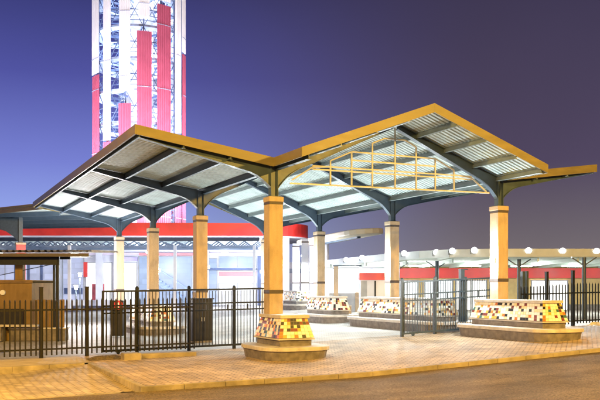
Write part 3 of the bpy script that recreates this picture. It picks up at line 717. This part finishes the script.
# flat link roof at the far left, past the end of the big canopy
lk = thing('link_canopy', 'flat dark roof at far left joining the end of the big canopy', 'canopy', (*cw(-15, 52), 0), 0)
P4 = [cw(hx(47, 44.6), 44.6), cw(hx(-90, 54), 54), cw(hx(-90, 58), 58), cw(hx(121, 58), 58), cw(hx(121, 52), 52)]
mb = MB(); mb.prism(P4, 6.60, 6.68); mb.build('roof_sheet', SHEET, lk)
mb = MB()
a, b = P4[0], P4[1]; d = Vector((b[0]-a[0], b[1]-a[1])).normalized(); n_ = Vector((-d.y, d.x))*.05
mb.prism([a, b, (b[0]-n_.x, b[1]-n_.y), (a[0]-n_.x, a[1]-n_.y)], 6.42, 6.78); mb.build('fascia', FASCIA, lk)
for f in (.18, .38, .58, .78, .95):
    A = Vector(P4[0])*(1-f)+Vector(P4[4])*f if f < .5 else Vector(P4[4])*(1-f)+Vector(P4[3])*f
    zz = 45.5+f*12; a = cw(hx(-90, zz+3), zz+3); ur = 60 if f < .2 else (88 if f < .5 else 112)
    b = cw(hx(ur, zz), zz)
    mb = MB(); mb.bar((*a, 6.44), (*b, 6.44), .12, .26); mb.build('purlin', STEEL, lk)
p = cw(hx(20.5, 50), 50)
mb = MB(); mb.box(p[0]-.27, p[0]+.27, p[1]-.27, p[1]+.27, -.2, 4.7); pl = mb.build('pillar', RED, lk)
mb = MB(); mb.box(p[0]-.3, p[0]+.3, p[1]-.3, p[1]+.3, 4.702, 4.82); mb.build('capital', PLASTER, pl)
mb = MB(); mb.box(p[0]-.12, p[0]+.12, p[1]-.12, p[1]+.12, 4.822, 6.4); mb.build('post_stub', STEEL_G, lk)
mb = MB(); dirv = Vector((-_c, -_s, 0))
pts = [(.12, 6.30, 4.9), (.4, 6.32, 5.2), (.9, 6.35, 5.55), (1.8, 6.38, 5.8), (5, 6.4, 6.15)]
for q, r_ in zip(pts, pts[1:]):
    A = Vector((*p, 0))
    a1, a2 = A+dirv*q[0], A+dirv*r_[0]; nn_ = Vector((-dirv.y, dirv.x, 0))*.06
    vs = [mb.v(v_) for v_ in (a1+nn_+Vector((0, 0, q[1])), a2+nn_+Vector((0, 0, r_[1])), a2+nn_+Vector((0, 0, r_[2])), a1+nn_+Vector((0, 0, q[2])), a1-nn_+Vector((0, 0, q[1])), a2-nn_+Vector((0, 0, r_[1])), a2-nn_+Vector((0, 0, r_[2])), a1-nn_+Vector((0, 0, q[2])))]
    for i in ((0, 1, 2, 3), (7, 6, 5, 4), (0, 4, 5, 1), (1, 5, 6, 2), (2, 6, 7, 3), (3, 7, 4, 0)): mb.bm.faces.new([vs[k] for k in i])
mb.build('cantilever_arm', STEEL_G, lk)

# ------------------------------------------------------------------ market hall at right, with its curving canopy edge
ZR = 40.0
Om = cw(14, ZR)
GM = .48
mk = thing('market_hall', 'long low market hall with red fascia, yellow walls and a wide pale canopy at right', 'building', (Om[0], Om[1], GM), YAW)
def hx_(u, z): return (u-300)/800*z
def lx(u, z): return (u-300)/800*z - 14
edge = [(lx(318, 60), 60-ZR), (lx(330, 56), 56-ZR), (lx(360, 50), 50-ZR), (lx(390, 45.4), 45.4-ZR), (lx(420, 42.4), 42.4-ZR), (lx(450, 40.7), .7), (lx(490, 40), 0), (lx(600, 40), 0), (lx(760, 40), 0)]
back = [(lx(760, 40), 14), (lx(318, 60), 22)]
CANW = mat('pale_canopy_sheet', (.72, .75, .72), .5, .06, 1)
SOFG = mat('green_grey_soffit', (.44, .52, .47), .6, .08, 1)
mb = MB(); mb.prism(edge+back, 3.06, 3.14); mb.build('soffit', SOFG, mk, local=True)
mb = MB(); mb.prism(edge+back, 3.36, 3.44); mb.build('roof_sheet', CANW, mk, local=True)
ribbon(edge, 3.08, 3.48, -.06, 'gutter_fascia', mat('grey_gutter', (.40, .43, .42), .5, .15, 1), mk)
mb = MB()
for x in range(-14, 16, 2):
    y0 = 0.3 if x > -5 else (.3+(-5-x)*1.6)
    mb.box(x-.05, x+.05, y0, 13.5, 2.84, 3.058)
mb.build('soffit_ribs', SOFG, mk, local=True)
YW = 14.0
mb = MB(); mb.box(lx(392, 54), 24, YW, YW+.3, 0, 2.95); mb.build('wall', YELLOW, mk, local=True)
mb = MB(); mb.box(lx(314, 61), lx(391.5, 61), 21, 21.3, 0, 3.0); mb.build('wall', WHITE, mk, local=True)
mb = MB(); mb.box(lx(314, 61), lx(391.5, 61), 20.6, 20.98, 2.3, 2.9); mb.build('fascia', CANW, mk, local=True)
for u0, u1 in ((318, 333), (338, 356), (361, 389)):
    x0, x1 = lx(u0, 61), lx(u1, 61)
    mb = MB(); mb.box(x0, x1, 20.9, 20.98, .06, 2.2); w_ = mb.build('window', litglass('far_lit_shop', (1, .98, .93), 2.2, .5), mk, local=True)
    mb = MB(); mb.box(x0, x1, 20.84, 20.895, 2.12, 2.2); mb.build('frame', GREY, w_, local=True)
lamp('market_light', 'POINT', (*cw(hx_(352, 57), 57), GM+2.5), 1600, (.95, 1, .97), mk, .3); lamp('market_light', 'POINT', (*cw(hx_(380, 54), 54), GM+2.5), 1600, (.95, 1, .97), mk, .3)
mb = MB(); mb.box(lx(388, 54), 24, YW-.5, YW-.02, 2.18, 2.84); mb.build('fascia', RED, mk, local=True)
mb = MB(); mb.box(lx(392, 54), 24, YW-.06, YW-.002, 0, .42); mb.build('plinth', CONC_D, mk, local=True)
SHOP = litglass('warm_lit_shop', (1, .96, .88), 2.6, .6); SHOP2 = litglass('cool_lit_shop', (.9, .97, 1.0), 2.0, .4)
for u0, u1, m_ in ((396, 418, SHOP2), (424, 452, SHOP2), (456, 486, SHOP), (531, 567, SHOP), (640, 690, SHOP)):
    x0, x1 = lx(u0, 54), lx(u1, 54)
    mb = MB(); mb.box(x0, x1, YW-.09, YW-.063, .06, 2.06); w_ = mb.build('window', m_, mk, local=True)
    mb = MB()
    for x in (x0, (x0+x1)/2, x1): mb.box(x-.04, x+.04, YW-.13, YW-.092, .06, 2.0)
    mb.box(x0-.05, x1+.05, YW-.135, YW-.091, 1.99, 2.06)
    mb.build('frame', GREY, w_, local=True)
for u, z in ((584, 38.6), (519, 41), (437, 44), (398, 47), (690, 41)):
    x = lx(u, z); y = z-ZR
    mb = MB(); mb.tube((x, y, -.1), (x, y, 3.0), .10, 12); p_ = mb.build('post', STEEL_G, mk, local=True)
    mb = MB(); mb.bar((x, y, 2.6), (x+.6, y, 3.0), .05, .05); mb.bar((x, y, 2.6), (x-.6, y, 3.0), .05, .05); mb.build('bracket', STEEL_G, p_, local=True)
mb = MB()
for x in range(-7, 16, 3): mb.box(x-.6, x+.6, 6.9, 7.05, 2.78, 2.84)
mb.build('strip_lamps', LENS_W, mk, local=True)
for x in (-5.5, -.5, 4.5, 9.5): lamp('market_light', 'POINT', (*cw(14+x, ZR+7), GM+2.6), 330, (.92, 1, .95), mk, .3)
# floodlights on the canopy edge
def floodlight(u, z, h, label, tgt):
    x, y = cw((u-300)/800*z, z)
    t = thing('floodlight', label, 'floodlight', (x, y, h), YAW, 'floodlights on the market hall roof edge')
    mb = MB(); mb.T = Matrix.Translation((0, 0, .2)) @ Matrix.Rotation(R(18), 4, 'X')
    mb.tube((0, -.07, 0), (0, .12, 0), .165, 24, r2=.10); mb.build('housing', GREY, t, bevel=.015, local=True)
    mb = MB(); mb.T = Matrix.Translation((0, 0, .2)) @ Matrix.Rotation(R(18), 4, 'X')
    mb.tube((0, -.10, 0), (0, -.071, 0), .15, 24); mb.build('lens', glow('floodlight_lens', (.95, 1, 1), 14), t, local=True)
    mb = MB(); mb.box(-.18, -.155, -.02, .02, .0, .22); mb.box(.155, .18, -.02, .02, .0, .22); mb.box(-.18, .18, -.02, .02, -.02, 0); mb.build('bracket', STEEL_D, t, local=True)
    lamp('floodlight_light', 'SPOT', (x-_s*-.22*0-(-_s)*.25, y-_c*.25, h+.2), P_FLOOD, COOL, t, .15, tgt, 84, .9)
fl = [(346, 53, 'floodlight at the far curved end of the market hall roof, leftmost of the row'), (362, 50, 'floodlight second from the left on the curved roof edge'), (404, 44, 'floodlight just right of the second right row pillar, on the curved roof edge'),
      (436, 41.8, 'floodlight between the two right row pillars, left one of three close together'), (452, 40.9, 'floodlight between the two right row pillars, middle one of three close together'), (474, 40.5, 'floodlight just left of the front right pillar, on the roof edge'),
      (528, 40.3, 'floodlight just right of the front right pillar, on the straight roof edge'), (562, 40.3, 'floodlight above the brightly lit shop door, on the straight roof edge'), (596, 40.3, 'floodlight at the right edge of the picture, on the straight roof edge')]
for u, z, lb in fl:
    xt = (u-300)/800*z*.62
    floodlight(u, z-.3, GM+3.17+(u % 7)*.014, lb, (*cw(xt, z-8.5), 0))

# far rounded canopy end seen between the pillars
X_, Y_ = cw(hx(349, 62), 62)
oc = thing('rounded_canopy', 'pale canopy with a rounded end far behind, between the second and third right pillars', 'canopy', (X_, Y_, .4), YAW+R(0))
A_ = Vector((hx(318, 66)-hx(349, 62), 4)); Bq = Vector((hx(368, 58)-hx(349, 62), -4))
mb = MB(); d = (Bq-A_).normalized(); n_ = Vector((-d.y, d.x)); pts = [tuple(A_+n_*1.5), tuple(A_-n_*1.5)]
for k in range(9):
    a = R(-90+180*k/8); q = Bq+d*1.5*math.cos(a)+n_*1.5*math.sin(a); pts.append((q.x, q.y))
tilt = Matrix.Rotation(R(-4), 4, 'Y')
mb.T = tilt; mb.prism(pts, 5.35, 5.75); mb.build('roof', mat('cream_canopy', (.66, .62, .45), .5, .06, 1), oc, bevel=.08, local=True)
mb = MB(); mb.T = tilt; e1 = A_*.85+Bq*.15; mb.bar((A_.x, A_.y, 5.28), (Bq.x*.8, Bq.y*.8, 5.28), .3, .13); mb.build('spine_beam', STEEL, oc, local=True)
mb = MB(); mb.tube((A_.x*.7, A_.y*.7, -.4), (A_.x*.7, A_.y*.7, 5.2), .16, 12); mb.build('post', WHITE, oc, local=True)
lamp('canopy_light', 'POINT', (*cw(hx(352, 60), 59), 3.6), 500, (1, .97, .8), oc, .2)

# small things in the bright distance
X_, Y_ = cw(hx(373, 47), 47)
t = thing('ticket_booth', 'small grey booth with a pink red top band behind the longest mosaic bench', 'booth', (X_, Y_, gz(X_)), YAW)
mb = MB(); mb.box(-.72, .72, 0, 1.4, 0, 2.0); mb.build('body', WHITE, t, local=True)
mb = MB(); mb.box(-.72, -.36, -.02, -.002, .05, 1.95); mb.build('side_panel', GREY, t, local=True)
mb = MB(); mb.box(.08, .18, -.02, -.002, .05, 1.95); mb.build('door_gap', BLACKISH, t, local=True)
mb = MB(); mb.box(-.8, .8, -.1, 1.5, 2.002, 2.42); mb.build('top_band', RED, t, local=True)
X_, Y_ = cw(hx(336, 50), 50)
t = thing('market_pillar', 'slim yellow pillar standing in the bright distance left of the grey low wall', 'pillar', (X_, Y_, gz(X_)), YAW)
mb = MB(); mb.box(-.14, .14, -.14, .14, -.05, 2.9); mb.build('shaft', PLASTER, t, local=True); mb = MB(); mb.box(-.3, .3, -.2, .2, -.02, .22); mb.build('foot', CONC, t, local=True)
mb = MB(); mb.box(-.2, 1.6, -.06, .06, 2.9, 2.98); mb.build('beam', STEEL, t, local=True)
X_, Y_ = cw(hx(348, 51), 51)
t = thing('low_wall', 'grey low wall with a tan end block in the bright distance', 'wall', (X_, Y_, gz(X_)), YAW)
mb = MB(); mb.box(-1.2, .45, -.1, .1, -.05, 1.2); mb.build('panel', GREY, t, local=True); mb = MB(); mb.box(.452, .85, -.14, .14, -.05, 1.25); mb.build('end_block', PLASTER, t, local=True)
t = thing('bollard', 'short square tan bollard at the left end of the longest mosaic bench', 'bollard', (*cw(hx(348.5, 44), 44), gz(9)), YAW)
mb = MB(); mb.box(-.15, .15, -.15, .15, -.1, .72); mb.build('shaft', PLASTER, t, bevel=.02, local=True); mb = MB(); mb.box(-.17, .17, -.17, .17, .722, .79); mb.build('cap', CONC, t, local=True)
# retaining block and drain by the terrace end
t = thing('kerb_block', 'squat concrete block at the end of the kerb below the tall gate', 'block', (-4.35, .95, gz(-4.3)))
mb = MB(); mb.box(-4.62, -4.08, .7, 1.2, gz(-4.3)-.05, gz(-4.3)+.2); mb.build('block', KERB, t, bevel=.03)
mb = MB(); mb.box(-4.0, -2.2, 1.1, 1.4, gz(-3)-.05, gz(-3)+.13); mb.build('edging', KERB, t, bevel=.02)
# crumpled plastic sheet by the right hand fence
mb = MB(); rnd = random.Random(4); gx = [[None]*9 for _ in range(9)]
for i in range(9):
    for j in range(9):
        e = min(i, 8-i, j, 8-j)/4; gx[i][j] = mb.v((14.0+i*.13+rnd.uniform(-.05, .05), .45+j*.06+rnd.uniform(-.02, .02), gz(14)+.01+e*rnd.uniform(.02, .2)))
for i in range(8):
    for j in range(8): mb.bm.faces.new((gx[i][j], gx[i+1][j], gx[i+1][j+1], gx[i][j+1]))
o = mb.build('plastic_sheet', mat('dirty_plastic', (.55, .52, .48), .5, .2, 4)); tag(o, 'crumpled pale plastic sheet lying by the foot of the right hand fence', 'plastic sheet')

# ------------------------------------------------------------------ street lamps across the road, behind the viewpoint
def street_lamp(x, y, label, p, tx, ty):
    t = thing('street_lamp', label, 'street lamp', (x, y, gz(x)-.14), 0, 'street lamps across the road')
    d = Vector((tx-x, ty-y, 0)).normalized()*1.8
    mb = MB(); mb.tube((0, 0, 0), (0, 0, 9.2), .10, 12, r2=.06); mb.tube((0, 0, 9.2), (d.x, d.y, 9.6), .05, 10, r2=.04); mb.build('pole', STEEL_G, t, local=True)
    mb = MB(); mb.tube((d.x*.9, d.y*.9, 9.60), (d.x*1.3, d.y*1.3, 9.66), .13, 12, r2=.08); mb.build('lamp_head', GREY, t, local=True)
    mb = MB(); mb.tube((d.x*1.1, d.y*1.1, 9.48), (d.x*1.1, d.y*1.1, 9.50), .10, 12); mb.build('lens', LENS_S, t, local=True)
    lamp('street_light', 'POINT', (x+d.x*1.1, y+d.y*1.1, gz(x)+9.2), p, SODIUM, t, .2)
street_lamp(10, -20, 'sodium street lamp across the road, to the right of the viewpoint', P_STREET*.75, 10, 0)
street_lamp(-17.5, -9.5, 'sodium street lamp at the roadside, to the left of the viewpoint', P_STREET*.62, -10, -3)
street_lamp(-7, -29, 'sodium street lamp across the road, right behind the viewpoint', P_STREET*.8, -5, 0)
def pole_lamp(u, z, v, label, p):
    x, y = cw((u-300)/800*z, z); g0 = gz(x); h = 2-(v-288)*z/800-g0
    t = thing('pole_lamp', label, 'lamp', (x, y, g0), YAW, 'white lamps on low poles')
    mb = MB(); mb.tube((0, 0, 0), (0, 0, h-.12), .035, 10, r2=.03); mb.build('pole', STEEL_G, t, local=True)
    mb = MB(); mb.tube((0, 0, h-.115), (0, 0, h+.08), .07, 12, r2=.10); mb.build('lens', glow('warm_white_lens', (1, .94, .85), 80), t, local=True)
    mb = MB(); mb.tube((0, 0, h+.082), (0, 0, h+.11), .12, 12, r2=.04); mb.build('cap', STEEL_D, t, local=True)
    lamp('pole_light', 'POINT', (x, y, g0+h), p, (1, .93, .92), t, .16)
pole_lamp(80, 44, 274.5, 'white lamp on a low pole behind the kiosk roof end, the taller of two', 5000)
pole_lamp(76, 40, 287, 'white lamp on a low pole just beside the kiosk post, the lower of two', 1500)

mb = MB(); rnd = random.Random(9); gr = []
for i in range(15):
    row = []
    for j in range(9):
        u, v = i/14*2-1, j/8*2-1; e = max(0, 1-u*u-v*v)
        row.append(mb.v((-4.95+u*.6+rnd.uniform(-.02, .02), 1.5+v*.4+rnd.uniform(-.02, .02), gz(-5)+.004+.08*e**.7+(rnd.uniform(0, .05) if e > .05 else 0))))
    gr.append(row)
for i in range(14):
    for j in range(8): mb.bm.faces.new((gr[i][j], gr[i+1][j], gr[i+1][j+1], gr[i][j+1]))
o = mb.build('gravel_heap', mat('dark_gravel', (.13, .095, .06), .95, .6, 14, bump=1)); tag(o, 'low dark heap of gravel at the end of the kerb wall below the tall gate', 'gravel heap')
